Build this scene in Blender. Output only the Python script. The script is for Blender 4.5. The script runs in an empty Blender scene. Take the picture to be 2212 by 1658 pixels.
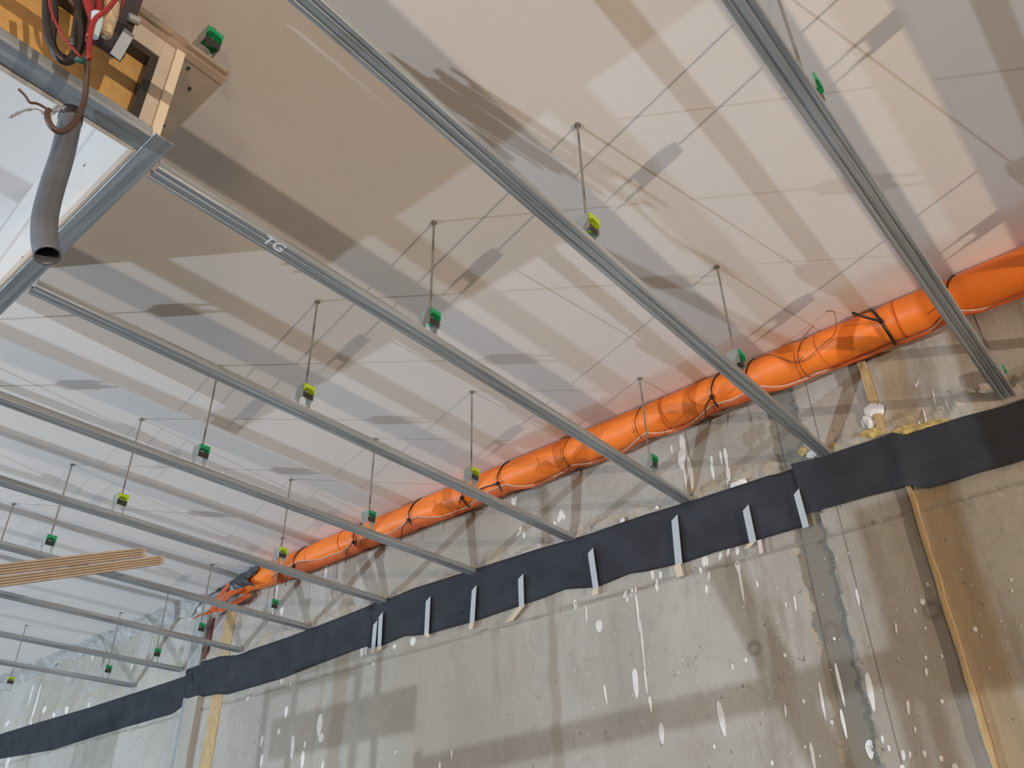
import bpy, bmesh, math, random
from mathutils import Vector, Matrix, noise
rnd = random.Random(7)
S = bpy.context.scene
COL = S.collection
H0 = 1.5                     # height of the camera above the floor; everything below is written with the camera at z = 0
# ------------------------------------------------------------------ camera
R = Matrix(((0.654633, -0.755912, -0.022323), (-0.40473, -0.368747, 0.8403), (-0.63899, -0.54087, -0.541054)))
FPX = 1785.68
cd = bpy.data.cameras.new('camera'); cam = bpy.data.objects.new('camera', cd); COL.objects.link(cam)
cd.sensor_width = 36; cd.lens = FPX / 2212 * 36; cd.clip_start = .02; cd.clip_end = 100
cam.matrix_world = R.transposed().to_4x4()
S.camera = cam
# ------------------------------------------------------------------ world, exposure
w = bpy.data.worlds.new('world'); S.world = w; w.use_nodes = True
w.node_tree.nodes['Background'].inputs[0].default_value = (.5, .45, .4, 1)
w.node_tree.nodes['Background'].inputs[1].default_value = 0.05
S.view_settings.view_transform = 'Standard'; S.view_settings.look = 'None'
S.view_settings.exposure = -0.14; S.view_settings.gamma = 1.0; S.view_settings.use_curve_mapping = False
# ------------------------------------------------------------------ the work lamps standing on the floor of the hall, and an added fill
def lamp(name, loc, power, color, radius, aim=None, cone=130):
    l = bpy.data.lights.new(name, 'SPOT' if aim else 'POINT'); l.energy = power; l.color = color; l.shadow_soft_size = radius
    o = bpy.data.objects.new(name, l); COL.objects.link(o); o.location = loc
    if aim: l.spot_size = math.radians(cone); l.spot_blend = .5; o.rotation_euler = (Vector(aim) - Vector(loc)).to_track_quat('-Z', 'Y').to_euler()
    return o
lamp('warm_work_light', (-.54, -8.92, -1.15), 3050, (1.0, .82, .64), .018, (1.6, 3, 3.6))
lamp('cool_work_light', (-4.28, 10.17, -1.3), 1950, (.68, .84, 1.0), .035, (2.4, 4, 3.2))
lamp('side_work_light', (-7.2, 2.8, -1.35), 1850, (.74, .86, 1.0), .035, (2.6, 3.1, 3))
lamp('warm_fill', (-3.5, -3.5, -.2), 430, (1.0, .66, .37), .5)  # added fill light, stands in for the warm ambient glow

ZC, ZJ, XW, ZF = 2.256, 1.683, 3.397, -1.5   # ceiling, channel underside, wall, floor
RT = R.transposed()
def U(q, axis, val):                         # pixel of the photograph -> point on a plane of the room
    d = RT @ Vector(((q[0] - 1106) / FPX, -(q[1] - 829) / FPX, -1.0))
    return d * (val / d[axis])
# ------------------------------------------------------------------ materials
MATS = {}
def mat(name, col, rough=.6, metal=0.0, var=.12, scale=8.0, bump=0.0, bscale=60.0, stretch=(1, 1, 1), col2=None, thr=None, coord='Object', alpha=None):
    m = bpy.data.materials.new(name); m.use_nodes = True; nt = m.node_tree; N = nt.nodes; L = nt.links
    b = N['Principled BSDF']; b.inputs['Roughness'].default_value = rough; b.inputs['Metallic'].default_value = metal
    tc = N.new('ShaderNodeTexCoord'); mp = N.new('ShaderNodeMapping'); mp.inputs['Scale'].default_value = stretch
    L.new(tc.outputs[coord], mp.inputs[0])
    n = N.new('ShaderNodeTexNoise'); n.inputs['Scale'].default_value = scale; n.inputs['Detail'].default_value = 6
    L.new(mp.outputs[0], n.inputs['Vector'])
    cr = N.new('ShaderNodeValToRGB'); cr.color_ramp.elements[0].position = .3; cr.color_ramp.elements[1].position = .7
    c2 = col2 or tuple(min(1, c * (1 + var)) for c in col); c1 = tuple(c * (1 - var) for c in col) if col2 is None else col
    if thr: cr.color_ramp.elements[0].position, cr.color_ramp.elements[1].position = thr
    cr.color_ramp.elements[0].color = (*c1, 1); cr.color_ramp.elements[1].color = (*c2, 1)
    L.new(n.outputs['Fac'], cr.inputs[0]); L.new(cr.outputs[0], b.inputs['Base Color'])
    if bump:
        n2 = N.new('ShaderNodeTexNoise'); n2.inputs['Scale'].default_value = bscale; n2.inputs['Detail'].default_value = 5
        L.new(mp.outputs[0], n2.inputs['Vector'])
        bp = N.new('ShaderNodeBump'); bp.inputs['Strength'].default_value = bump; bp.inputs['Distance'].default_value = .01
        L.new(n2.outputs['Fac'], bp.inputs['Height']); L.new(bp.outputs[0], b.inputs['Normal'])
    MATS[name] = m; return m
M_steel = mat('galvanised_steel', (.22, .25, .275), .42, .5, scale=5, stretch=(.35, 14, 14), col2=(.50, .56, .62), thr=(.3, .72), bump=.12, bscale=40)
M_steel_y = mat('galvanised_steel_crosswise', (.22, .25, .275), .42, .5, scale=5, stretch=(14, .35, 14), col2=(.50, .56, .62), thr=(.3, .72), bump=.12, bscale=40)
M_zinc = mat('zinc_plate', (.42, .45, .44), .4, .5, var=.15, scale=20)
M_rod = mat('threaded_rod_steel', (.30, .28, .25), .5, .6, var=.25, scale=300)
M_green = mat('green_rubber', (.008, .30, .12), .6, var=.1)
M_lime = mat('lime_rubber', (.40, .60, .012), .6, var=.1)
M_dark = mat('dark_gap', (.03, .03, .03), .7)
M_orange = mat('orange_fabric', (.93, .215, .022), .5, var=.10, scale=5, bump=.25, bscale=12)
M_orange2 = mat('orange_seam_fabric', (.86, .23, .07), .55, var=.12, scale=9)
M_cord = mat('pale_welt_cord', (.62, .42, .30), .6, var=.2, scale=30)
M_tie = mat('black_plastic', (.012, .012, .014), .4, var=.2)
M_wire = mat('rusty_wire', (.16, .06, .02), .6, var=.3)
M_silver = mat('silver_tape', (.22, .25, .29), .28, .55, var=.35, scale=25, bump=.8, bscale=30)
M_membrane = mat('black_fleece_membrane', (.072, .080, .100), .8, var=.22, scale=7, bump=.3, bscale=180)
M_strip = mat('pale_tape', (.42, .47, .52), .5, var=.05)
M_paper = mat('beige_backing_paper', (.60, .50, .36), .7, var=.1)
M_wood = mat('spruce_batten', (.58, .46, .34), .6, var=.10, scale=6, stretch=(1, 6, 6))
M_osb = mat('amber_fibreboard', (.50, .30, .10), .55, var=.10, scale=40)
M_gyp = mat('gypsum_board', (.62, .60, .57), .8, var=.04, scale=4)
M_board = mat('beige_board', (.50, .43, .36), .7, var=.08, scale=10)
M_frame = mat('dark_bronze_frame', (.045, .038, .035), .4, .3, var=.2)
M_iron = mat('dark_primed_iron', (.05, .04, .045), .5, .2, var=.25)
M_red = mat('red_cable', (.27, .012, .012), .4, var=.15)
M_black = mat('black_cable', (.02, .018, .018), .4, var=.2)
M_brown = mat('brown_cable', (.075, .04, .028), .45, var=.2)
M_sleeve = mat('beige_fibre_sleeve', (.52, .42, .28), .7, var=.25, scale=60, bump=.8, bscale=90)
M_plug = mat('pale_blue_plastic', (.42, .58, .68), .4, var=.05)
M_conduit = mat('grey_pvc_conduit', (.10, .112, .135), .38, var=.22, scale=9)
M_film = mat('clear_foil', (.55, .58, .62), .12, .5, var=.3, scale=40, bump=1.0, bscale=60)
M_mortar = mat('white_mortar', (.74, .74, .72), .7, var=.08, bump=.5, bscale=40)
M_foam = mat('yellowed_foam', (.50, .38, .14), .8, var=.4, scale=30, bump=1.0, bscale=60)
M_splat = mat('white_mortar_splash', (.70, .69, .665), .6, var=.06, scale=30)
M_yellow = mat('yellow_form_strip', (.42, .29, .125), .65, scale=12, stretch=(6, 6, .7), col2=(.54, .40, .21), bump=.4, bscale=40)
M_rust = mat('red_brown_steel', (.13, .045, .035), .6, var=.2)
M_floor = mat('screed_floor', (.13, .115, .10), .8, var=.15, scale=1.5, bump=.2, bscale=20)
M_plain = mat('plain_concrete', (.22, .20, .17), .8, var=.12, scale=1.2, bump=.2, bscale=10)

def ceiling_material():
    m = mat('painted_ceiling', (.80, .765, .74), .8, var=.018, scale=1.4, bump=.05, bscale=90)
    nt = m.node_tree; N = nt.nodes; L = nt.links; b = N['Principled BSDF']
    base = [l for l in L if l.to_socket == b.inputs['Base Color']][0].from_socket
    tc = [n for n in N if n.type == 'TEX_COORD'][0]
    v = N.new('ShaderNodeTexVoronoi'); v.inputs['Scale'].default_value = 2.1; v.inputs['Randomness'].default_value = 1
    L.new(tc.outputs['Object'], v.inputs['Vector'])
    r = N.new('ShaderNodeValToRGB'); r.color_ramp.elements[0].position = .011; r.color_ramp.elements[1].position = .016
    r.color_ramp.elements[0].color = (.25, .2, .17, 1); r.color_ramp.elements[1].color = (1, 1, 1, 1)
    L.new(v.outputs['Distance'], r.inputs[0])
    mx = N.new('ShaderNodeMix'); mx.data_type = 'RGBA'; mx.blend_type = 'MULTIPLY'; mx.inputs['Factor'].default_value = 1
    L.new(base, mx.inputs[6]); L.new(r.outputs[0], mx.inputs[7]); L.new(mx.outputs[2], b.inputs['Base Color'])
    return m
M_ceil = ceiling_material()

def wall_material():
    m = bpy.data.materials.new('formed_concrete'); m.use_nodes = True; nt = m.node_tree; N = nt.nodes; L = nt.links
    b = N['Principled BSDF']; b.inputs['Roughness'].default_value = .82
    tc = N.new('ShaderNodeTexCoord'); sep = N.new('ShaderNodeSeparateXYZ'); L.new(tc.outputs['Object'], sep.inputs[0])
    def noise_(scale, stretch, detail=6, rough=.6, dist=0):
        mp = N.new('ShaderNodeMapping'); mp.inputs['Scale'].default_value = stretch; L.new(tc.outputs['Object'], mp.inputs[0])
        n = N.new('ShaderNodeTexNoise'); n.inputs['Scale'].default_value = scale; n.inputs['Detail'].default_value = detail
        n.inputs['Roughness'].default_value = rough; n.inputs['Distortion'].default_value = dist
        L.new(mp.outputs[0], n.inputs['Vector']); return n.outputs['Fac']
    def ramp(fac, stops):
        r = N.new('ShaderNodeValToRGB'); e = r.color_ramp.elements
        while len(e) < len(stops): e.new(.5)
        for i, (p_, c) in enumerate(stops): e[i].position = p_; e[i].color = (c, c, c, 1) if not isinstance(c, tuple) else (*c, 1)
        L.new(fac, r.inputs[0]); return r.outputs[0]
    def mix(a, c, f, mode='MIX'):
        x = N.new('ShaderNodeMix'); x.data_type = 'RGBA'; x.blend_type = mode
        for s, v in ((x.inputs[6], a), (x.inputs[7], c)):
            if isinstance(v, tuple): s.default_value = (*v, 1)
            else: L.new(v, s)
        if isinstance(f, float): x.inputs['Factor'].default_value = f
        else: L.new(f, x.inputs['Factor'])
        return x.outputs[2]
    def band(sock, c, half, soft=.01):        # 1 inside |sock - c| < half
        s = N.new('ShaderNodeMath'); s.operation = 'SUBTRACT'; L.new(sock, s.inputs[0]); s.inputs[1].default_value = c
        a = N.new('ShaderNodeMath'); a.operation = 'ABSOLUTE'; L.new(s.outputs[0], a.inputs[0])
        r = N.new('ShaderNodeMapRange'); r.inputs[1].default_value = half; r.inputs[2].default_value = half + soft
        r.inputs[3].default_value = 1; r.inputs[4].default_value = 0; L.new(a.outputs[0], r.inputs[0]); return r.outputs[0]
    def mul(a, c):
        s = N.new('ShaderNodeMath'); s.operation = 'MULTIPLY'
        for i, v in enumerate((a, c)):
            if isinstance(v, float): s.inputs[i].default_value = v
            else: L.new(v, s.inputs[i])
        return s.outputs[0]
    # wobble added to the y coordinate so joints run ragged
    nz = noise_(9, (1, 1, 1)); ad = N.new('ShaderNodeMath'); ad.operation = 'MULTIPLY_ADD'; L.new(nz, ad.inputs[0]); ad.inputs[1].default_value = .09
    s0 = N.new('ShaderNodeMath'); s0.operation = 'SUBTRACT'; L.new(sep.outputs[1], s0.inputs[0]); s0.inputs[1].default_value = .045; L.new(s0.outputs[0], ad.inputs[2])
    yw = ad.outputs[0]
    ad2 = N.new('ShaderNodeMath'); ad2.operation = 'MULTIPLY_ADD'; L.new(nz, ad2.inputs[0]); ad2.inputs[1].default_value = .05
    s1 = N.new('ShaderNodeMath'); s1.operation = 'SUBTRACT'; L.new(sep.outputs[2], s1.inputs[0]); s1.inputs[1].default_value = .025; L.new(s1.outputs[0], ad2.inputs[2])
    zw = ad2.outputs[0]
    c = mix((.345, .325, .29), (.46, .44, .40), ramp(noise_(1.3, (1, 1, .7)), [(.35, 0.), (.65, 1.)]))
    c = mix(c, (.33, .29, .235), mul(ramp(noise_(1.7, (1, 1, .8), dist=.6), [(.5, 0.), (.68, 1.)]), .55))        # brown stains
    c = mix(c, (.26, .24, .205), mul(ramp(noise_(5, (1, 1, .12)), [(.55, 0.), (.75, 1.)]), .45))                # vertical runs
    c = mix(c, (.50, .49, .46), mul(ramp(noise_(7, (1, 1, .2)), [(.6, 0.), (.75, 1.)]), .35))
    c = mix(c, (.20, .19, .17), mul(ramp(noise_(60, (1, 1, 1), 2), [(.66, 0.), (.76, 1.)]), .35))               # pores
    c = mix(c, (.15, .155, .135), mul(band(yw, 1.19, .065, .008), .78))                                           # grey-green filled joint
    c = mix(c, (.31, .215, .10), mul(band(yw, .67, .045, .05), .75))                                             # shaded side of the ridge, painted amber beside the strip
    c = mix(c, (.25, .21, .16), mul(band(yw, .80, .02, .06), .35))
    c = mix(c, (.29, .24, .175), mul(band(yw, 4.32, .055, .03), .7))
    c = mix(c, (.27, .225, .17), mul(band(yw, 2.62, .022, .02), .6))
    c = mix(c, (.27, .24, .19), mul(band(yw, 1.52, .01, .02), .5))
    c = mix(c, (.13, .12, .10), mul(band(sep.outputs[1], 1.052, .0015, .003), .75))
    c = mix(c, (.10, .09, .07), mul(band(sep.outputs[1], 1.235, .002, .004), .8))
    c = mix(c, (.22, .175, .12), mul(ramp(noise_(2.6, (1, 1, .16), 6, .7), [(.56, 0.), (.66, 1.)]), .6))
    c = mix(c, (.24, .21, .165), mul(ramp(noise_(22, (1, 1, .6), 8, .75), [(.52, 0.), (.70, 1.)]), .38))
    c = mix(c, (.12, .11, .09), mul(ramp(noise_(34, (1, 1, .9), 3, .5), [(.70, 0.), (.74, 1.)]), .7))
    c = mix(c, (.30, .26, .20), mul(band(yw, 3.35, .42, .30), .50))
    c = mix(c, (.22, .20, .165), mul(mul(band(zw, 1.345, .004, .012), ramp(noise_(6, (1, 1, 1)), [(.35, .2), (.6, 1.)])), .7))
    c = mix(c, (.42, .34, .20), mul(mul(band(zw, 1.735, .03, .04), ramp(noise_(9, (1, 1, 1)), [(.52, 0.), (.66, 1.)])), .6))
    for (y_, z_, r_) in ((1.535, .95, .024), (1.20, .955, .034), (.80, .95, .028)):                # form-tie rings
        cx = N.new('ShaderNodeVectorMath'); cx.operation = 'DISTANCE'; L.new(tc.outputs['Object'], cx.inputs[0]); cx.inputs[1].default_value = (XW, y_, z_)
        c = mix(c, (.16, .14, .11), mul(band(cx.outputs['Value'], r_, .004, .012), .6))
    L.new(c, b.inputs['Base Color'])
    bp = N.new('ShaderNodeBump'); bp.inputs['Strength'].default_value = .55; bp.inputs['Distance'].default_value = .006
    L.new(noise_(28, (1, 1, .8), 8, .7), bp.inputs['Height']); L.new(bp.outputs[0], b.inputs['Normal'])
    return m
M_wall = wall_material()
# ------------------------------------------------------------------ mesh helpers (coordinates are room coordinates with the camera at 0)
def tagged(o, label=None, cat=None, group=None, kind=None):
    if label: o['label'] = label
    if cat: o['category'] = cat
    if group: o['group'] = group
    if kind: o['kind'] = kind
    return o
def worldloc(o):
    v = Vector((0, 0, 0))
    while o: v = v + o.location; o = o.parent
    return v
def obj(name, bm, m, parent=None, org=(0, 0, 0), smooth=False):
    me = bpy.data.meshes.new(name); org = Vector(org)
    pl = worldloc(parent) if parent else Vector((0, 0, 0))
    if parent: org = pl
    bmesh.ops.translate(bm, verts=bm.verts, vec=-org)
    bmesh.ops.recalc_face_normals(bm, faces=bm.faces)
    bm.to_mesh(me); bm.free()
    for mm in (m if isinstance(m, (list, tuple)) else [m]): me.materials.append(mm)
    if smooth: me.shade_smooth()
    o = bpy.data.objects.new(name, me); COL.objects.link(o)
    if parent: o.parent = parent; o.location = (0, 0, 0)
    else: o.location = org
    return o
def empty(name, loc, label, cat, group=None):
    o = bpy.data.objects.new(name, None); COL.objects.link(o); o.location = loc; o.empty_display_size = .05
    return tagged(o, label, cat, group)
def box(bm, lo, hi, mi=0):
    vs = [bm.verts.new((x, y, z)) for x in (lo[0], hi[0]) for y in (lo[1], hi[1]) for z in (lo[2], hi[2])]
    for f in ((0, 1, 3, 2), (4, 6, 7, 5), (0, 4, 5, 1), (2, 3, 7, 6), (0, 2, 6, 4), (1, 5, 7, 3)):
        bm.faces.new([vs[i] for i in f]).material_index = mi
    return vs
def obox(bm, a, b, wx, wz, up=Vector((0, 0, 1))):       # bar from a to b, wx wide, wz thick
    a, b = Vector(a), Vector(b); d = (b - a).normalized(); s = d.cross(up).normalized(); u = s.cross(d).normalized()
    vs = [bm.verts.new(p_ + s * i * wx / 2 + u * j * wz / 2) for p_ in (a, b) for i in (-1, 1) for j in (-1, 1)]
    for f in ((0, 1, 3, 2), (4, 6, 7, 5), (0, 4, 5, 1), (2, 3, 7, 6), (0, 2, 6, 4), (1, 5, 7, 3)): bm.faces.new([vs[i] for i in f])
def spline(pts, n=6):
    P = [Vector(p_) for p_ in pts]; P = [P[0] * 2 - P[1]] + P + [P[-1] * 2 - P[-2]]; out = []
    for i in range(1, len(P) - 2):
        for k in range(n):
            t = k / n; a, b, c, d = P[i - 1:i + 3]
            out.append(.5 * ((2 * b) + (c - a) * t + (2 * a - 5 * b + 4 * c - d) * t * t + (3 * b - a - 3 * c + d) * t ** 3))
    out.append(P[-2]); return out
def tube(bm, pts, r, seg=10, cap=True, rf=None):
    pts = [Vector(p_) for p_ in pts]; rings = []; prev = None
    for i, p_ in enumerate(pts):
        d = (pts[min(i + 1, len(pts) - 1)] - pts[max(i - 1, 0)]).normalized()
        if prev is None:
            prev = d.orthogonal().normalized()
        u = (prev - d * prev.dot(d)).normalized(); prev = u; v = d.cross(u)
        rr = rf(i / (len(pts) - 1)) if rf else r
        rings.append([bm.verts.new(p_ + (u * math.cos(a) + v * math.sin(a)) * rr) for a in [2 * math.pi * k / seg for k in range(seg)]])
    for A, B in zip(rings, rings[1:]):
        for k in range(seg): bm.faces.new((A[k], A[(k + 1) % seg], B[(k + 1) % seg], B[k]))
    if cap: bm.faces.new(rings[0][::-1]); bm.faces.new(rings[-1])
    return rings
def sheet(bm, sec, xs, ypath, z0, th):                  # folded-sheet section (y, z) extruded along x, path y(x)
    n = len(sec); nor = []
    for i in range(n):
        a = sec[max(i - 1, 0)]; b = sec[min(i + 1, n - 1)]; dx, dy = b[0] - a[0], b[1] - a[1]; l = math.hypot(dx, dy); nor.append((-dy / l, dx / l))
    rows = []
    for x in xs:
        y = ypath(x)
        o = [bm.verts.new((x, y + s[0], z0 + s[1])) for s in sec]
        i_ = [bm.verts.new((x, y + s[0] + q[0] * th, z0 + s[1] + q[1] * th)) for s, q in zip(sec, nor)]
        rows.append(o + i_[::-1])
    for A, B in zip(rows, rows[1:]):
        for k in range(2 * n): bm.faces.new((A[k], A[(k + 1) % (2 * n)], B[(k + 1) % (2 * n)], B[k]))
    for rw in (rows[0], rows[-1]):
        for k in range(n - 1): bm.faces.new((rw[k], rw[k + 1], rw[2 * n - 2 - k], rw[2 * n - 1 - k]))
# ------------------------------------------------------------------ room shell
def struct(name, bm, m, **k): return tagged(obj(name, bm, m, **k), kind='structure')
XL, YB, YF = -9.6, -11.2, 16.2
bm = bmesh.new(); box(bm, (XL - .2, YB - .2, ZC), (XW + .3, YF + .2, ZC + .25)); struct('ceiling', bm, M_ceil)
bm = bmesh.new(); box(bm, (XL - .2, YB - .2, ZF - .2), (XW + .3, YF + .2, ZF)); struct('floor', bm, M_floor)
for nm, lo, hi in (('wall_left', (XL - .2, YB, ZF), (XL, YF, ZC)), ('wall_back', (XL, YB - .2, ZF), (XW + .2, YB, ZC)), ('wall_far', (XL, YF, ZF), (XW + .2, YF + .2, ZC))):
    bm = bmesh.new(); box(bm, lo, hi); struct(nm, bm, M_plain)
bm = bmesh.new(); box(bm, (XL, -2.15, 1.475), (XW - .01, -2.0, ZC)); struct('trim_1', bm, M_plain)   # unseen down-stand beam behind the photographer, its depth set to shade the ceiling

SPL = [  # (px, py, half length, half width, lean) white mortar splashes and drips on the wall
 (1378,1470,33,8,.03),(1313,1494,22,3,-.2),(1434,1578,24,7,.1),(1563,1545,40,8,-.12),(1884,1487,44,8,.1),(1816,1470,50,5,0),(1824,1555,34,5,.02),
 (1780,1507,44,4,.05),(1760,1627,34,5,.05),(1965,1520,16,5,.35),(1881,1610,22,11,.2),(1939,1350,11,3,.3),(1857,1283,20,4,.1),(1300,1348,13,9,0),
 (1382,1310,50,3,.02),(1393,1390,60,2.2,.02),(1605,1255,42,3.5,0),(1598,1220,14,6,0),(1640,1256,8,3,0),(1722,1297,17,3,.1),(697,1562,25,7,0),(700,1590,10,7,0),
 (625,1535,13,4,0),(572,1597,13,3,.1),(638,1610,26,5,-.1),(660,1636,20,5,-.1),(571,1640,15,4,0),(609,1577,7,3,.1),(665,1605,8,3,0),(703,1650,10,3,.1),
 (1480,960,26,8,-.03),(1478,990,22,10,.03),(1497,1020,38,6,0),(1486,1040,34,2,0),(1456,967,9,3,0),(1542,990,9,4,0),(1544,1015,18,4,0),(1562,985,16,3,0),(1573,985,22,5,0),(1578,1020,16,6,0),
 (1576,1040,8,2,.3),(1218,1108,11,6,.1),(1213,1118,7,5,.4),(1224,1113,6,4,0),(1204,1128,6,4,0),(1129,1143,9,4,.3),(1137,1152,9,4,-.3),(1124,1151,6,3,.6),(1115,1082,9,6,-.3),(1120,1077,7,3,.8),
 (898,1382,9,8,0),(858,1393,5,5,0),(788,1405,11,5,0),(796,1400,12,4,0),(711,1232,19,3.5,-.1),(607,1262,30,3.2,-.04),(597,1315,20,3.2,-.04),(616,1318,9,5,0),(637,1342,6,6,0),
 (1248,1302,12,4,0),(1272,1322,20,2,0),(1414,1235,12,5,0),(1432,1238,9,4,.3),(1424,1260,14,4,.1),(1370,1275,9,4,.3),(1355,1280,8,4,.4),(1360,1290,6,3,0),(1531,1268,9,4,.2),(1536,1240,9,4,.6),(1528,1210,14,9,0),
 (1518,1228,8,4,0),(1560,1197,8,5,.7),(1577,1188,8,4,.7),(1597,1185,9,5,.2),(1610,1305,2,2,0),(2000,1620,8,5,0),(1910,1589,9,4,.2),(1924,1608,7,4,0),(1955,1623,12,5,.2),(1969,1622,8,4,.3),(1980,1568,7,3,.2),(2036,1630,7,6,0),
 (2067,1655,16,8,.2),(1953,1650,7,6,0),(2038,1507,5,5,0),(2003,1413,5,4,0),(2038,1410,4,3,0),(2002,1350,3,3,0),(1980,1313,6,4,0),(2004,1444,9,4,.4),(2110,1352,6,6,0),(2187,1245,4,4,0),(2189,1269,4,3,0),(1939,1311,2,2,0),
 (2007,1256,4,4,0),(1996,1293,7,7,0),(2011,1257,2,2,0),(1804,1372,4,4,0),(1700,1409,5,4,0),(1616,1420,5,4,0),(1587,1435,7,3,.1),(1547,1606,5,3,0),(1470,1446,3,1.5,0),(1480,1421,4,1,0),(1672,1641,6,4,0),
 (1740,1508,5,4,0),(1743,1606,4,3,0),(1701,1529,14,2.5,.2),(1410,1516,18,4,0),(1400,1465,28,2.5,0),(1775,1625,3,3,0),(1801,1553,5,4,0),(1702,1300,6,2,0),(955,1655,16,2.5,.1),(981,1625,10,2,0),
 (1873,935,7,5,0),(1868,912,10,3,0),(1870,917,4,3,0),(1762,800,0,0,0),(1983,828,4,3,.3),(1986,822,3,2,.3),(2022,855,18,2,.1),(2003,900,24,2,.1),(2050,870,12,2,0),(1990,910,4,3,0),
 (25,1645,14,5,-.4),(48,1608,5,4,0),(24,1562,7,5,0),(105,1532,9,5,-.3),(125,1543,6,4,-.3),(152,1533,9,5,-.4),(200,1522,7,3,0),(208,1419,6,3,-.6),(293,1438,7,4,-.2),(86,1520,50,2.5,-.15),(78,1545,30,2,-.15),(75,1500,26,2,-.12),
 (1093,1330,0,0,0),(813,1430,3,3,0),(860,1620,3,2,0),(543,1505,4,3,0),(615,1467,9,2,0),(634,1476,5,2,0),(551,1482,3,2,0)]
def bell(x, c, s): return math.exp(-((x - c) / s) ** 2)
def wdisp(y, z):                                          # relief of the wall, metres out of the wall towards the room
    v = Vector((y, z, 0))
    d = .0025 * noise.noise(v * 3) + .0012 * noise.noise(v * 14)
    wy = y + .025 * noise.noise(Vector((z * 6, 3, 0))); wz = z + .012 * noise.noise(Vector((y * 5, 9, 0)))
    wy2 = y + .03 * noise.noise(Vector((z * 11, 3, 0))) + .012 * noise.noise(Vector((z * 40, 8, 0)))
    if abs(wy2 - 1.19) < .065: d -= .012
    if abs(wz - 1.345) < .007 and 0 < y < 7: d -= .006
    if abs(wz - 1.345) < .03 and wz < 1.345: d += .003
    rg = bell(z, 1.725 + .03 * noise.noise(Vector((y * 1.5, 0, 5))), .045) * (1 if 0 < y < 5.6 else .6)
    if rg > .1: d += rg * (.008 + .03 * max(-.3, noise.noise(v * 8)) + .016 * noise.noise(v * 26))
    return d
def grid(bm, ys, zs, flat=False):
    rows = [[bm.verts.new((XW - (0 if flat else wdisp(y, z)), y, z)) for z in zs] for y in ys]
    for A, B in zip(rows, rows[1:]):
        for k in range(len(zs) - 1): bm.faces.new((A[k], A[k + 1], B[k + 1], B[k]))
def fr(a, b, n): return [a + (b - a) * i / n for i in range(n + 1)]
bm = bmesh.new()
grid(bm, fr(-.6, 6.6, 480), fr(.25, ZC, 134)); grid(bm, fr(YB, -.6, 20), fr(.25, ZC, 134)); grid(bm, fr(6.6, YF, 200), fr(.25, ZC, 134)); grid(bm, fr(YB, YF, 60), fr(ZF, .25, 4), True)
box(bm, (XW + .012, YB, ZF), (XW + .25, YF, ZC))
def proj(v):
    q = R @ Vector(v); return Vector((1106 - FPX * q.x / q.z, 829 + FPX * q.y / q.z))
def splash(px, py, hl, hw, lean):
    if not hl: return
    c = U((px, py), 0, XW); o_ = proj(c); lean *= .5
    L_ = hl / ((proj(c + Vector((0, 0, .02))) - o_).length / .02); W_ = hw / ((proj(c + Vector((0, .02, 0))) - o_).length / .02) * .8
    n = 14; ring = []
    for i in range(n):
        a = 2 * math.pi * i / n; k = math.cos(a); s = math.sin(a)
        wd = W_ * (abs(s) ** .9) * (1 if s > 0 else -1) * (1 + .25 * k) * (1 + rnd.uniform(-.12, .12))
        z = c.z + k * L_; y = c.y + wd - lean * k * L_
        ring.append((y, z))
    tp = [bm.verts.new((XW - wdisp(y, z) - .0018, y, z)) for y, z in ring]; bt = [bm.verts.new((XW + .01, y, z)) for y, z in ring]
    ce = bm.verts.new((XW - wdisp(c.y, c.z) - .003, c.y, c.z))
    for i in range(n):
        bm.faces.new((tp[i], tp[(i + 1) % n], ce)).material_index = 1
        bm.faces.new((tp[i], bt[i], bt[(i + 1) % n], tp[(i + 1) % n])).material_index = 1
for s_ in SPL: splash(*s_)
for i in range(70):
    splash(rnd.uniform(1650, 2210), rnd.uniform(1180, 1655), rnd.uniform(.8, 2.4), rnd.uniform(.8, 2), 0)
for i in range(45):
    splash(rnd.uniform(1000, 1700), rnd.uniform(1320, 1655), rnd.uniform(.8, 2.5), rnd.uniform(.8, 1.5), 0)
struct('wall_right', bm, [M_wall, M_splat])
# raised strips and ledges on the wall
bm = bmesh.new()
ys = [(.755 + .006 * noise.noise(Vector((z * 7, 1, 1))), .737 + .006 * noise.noise(Vector((z * 9, 4, 1))), z) for z in fr(ZF, 1.55, 120)]
A = [[bm.verts.new((XW + .01, a, z)), bm.verts.new((XW - .022, a, z)), bm.verts.new((XW - .024, b, z)), bm.verts.new((XW + .01, b, z))] for a, b, z in ys]
for P, Q in zip(A, A[1:]):
    for k in range(3): bm.faces.new((P[k], P[k + 1], Q[k + 1], Q[k]))
bm.faces.new(A[0]); bm.faces.new(A[-1]); struct('trim_2', bm, M_yellow)
bm = bmesh.new(); box(bm, (XW - .02, .765, 1.70), (XW + .01, .80, ZC - .18)); struct('trim_3', bm, M_yellow)
bm = bmesh.new(); box(bm, (XW - .006, 5.66, ZF), (XW + .01, 5.80, 2.07)); struct('trim_4', bm, M_yellow)

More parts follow.
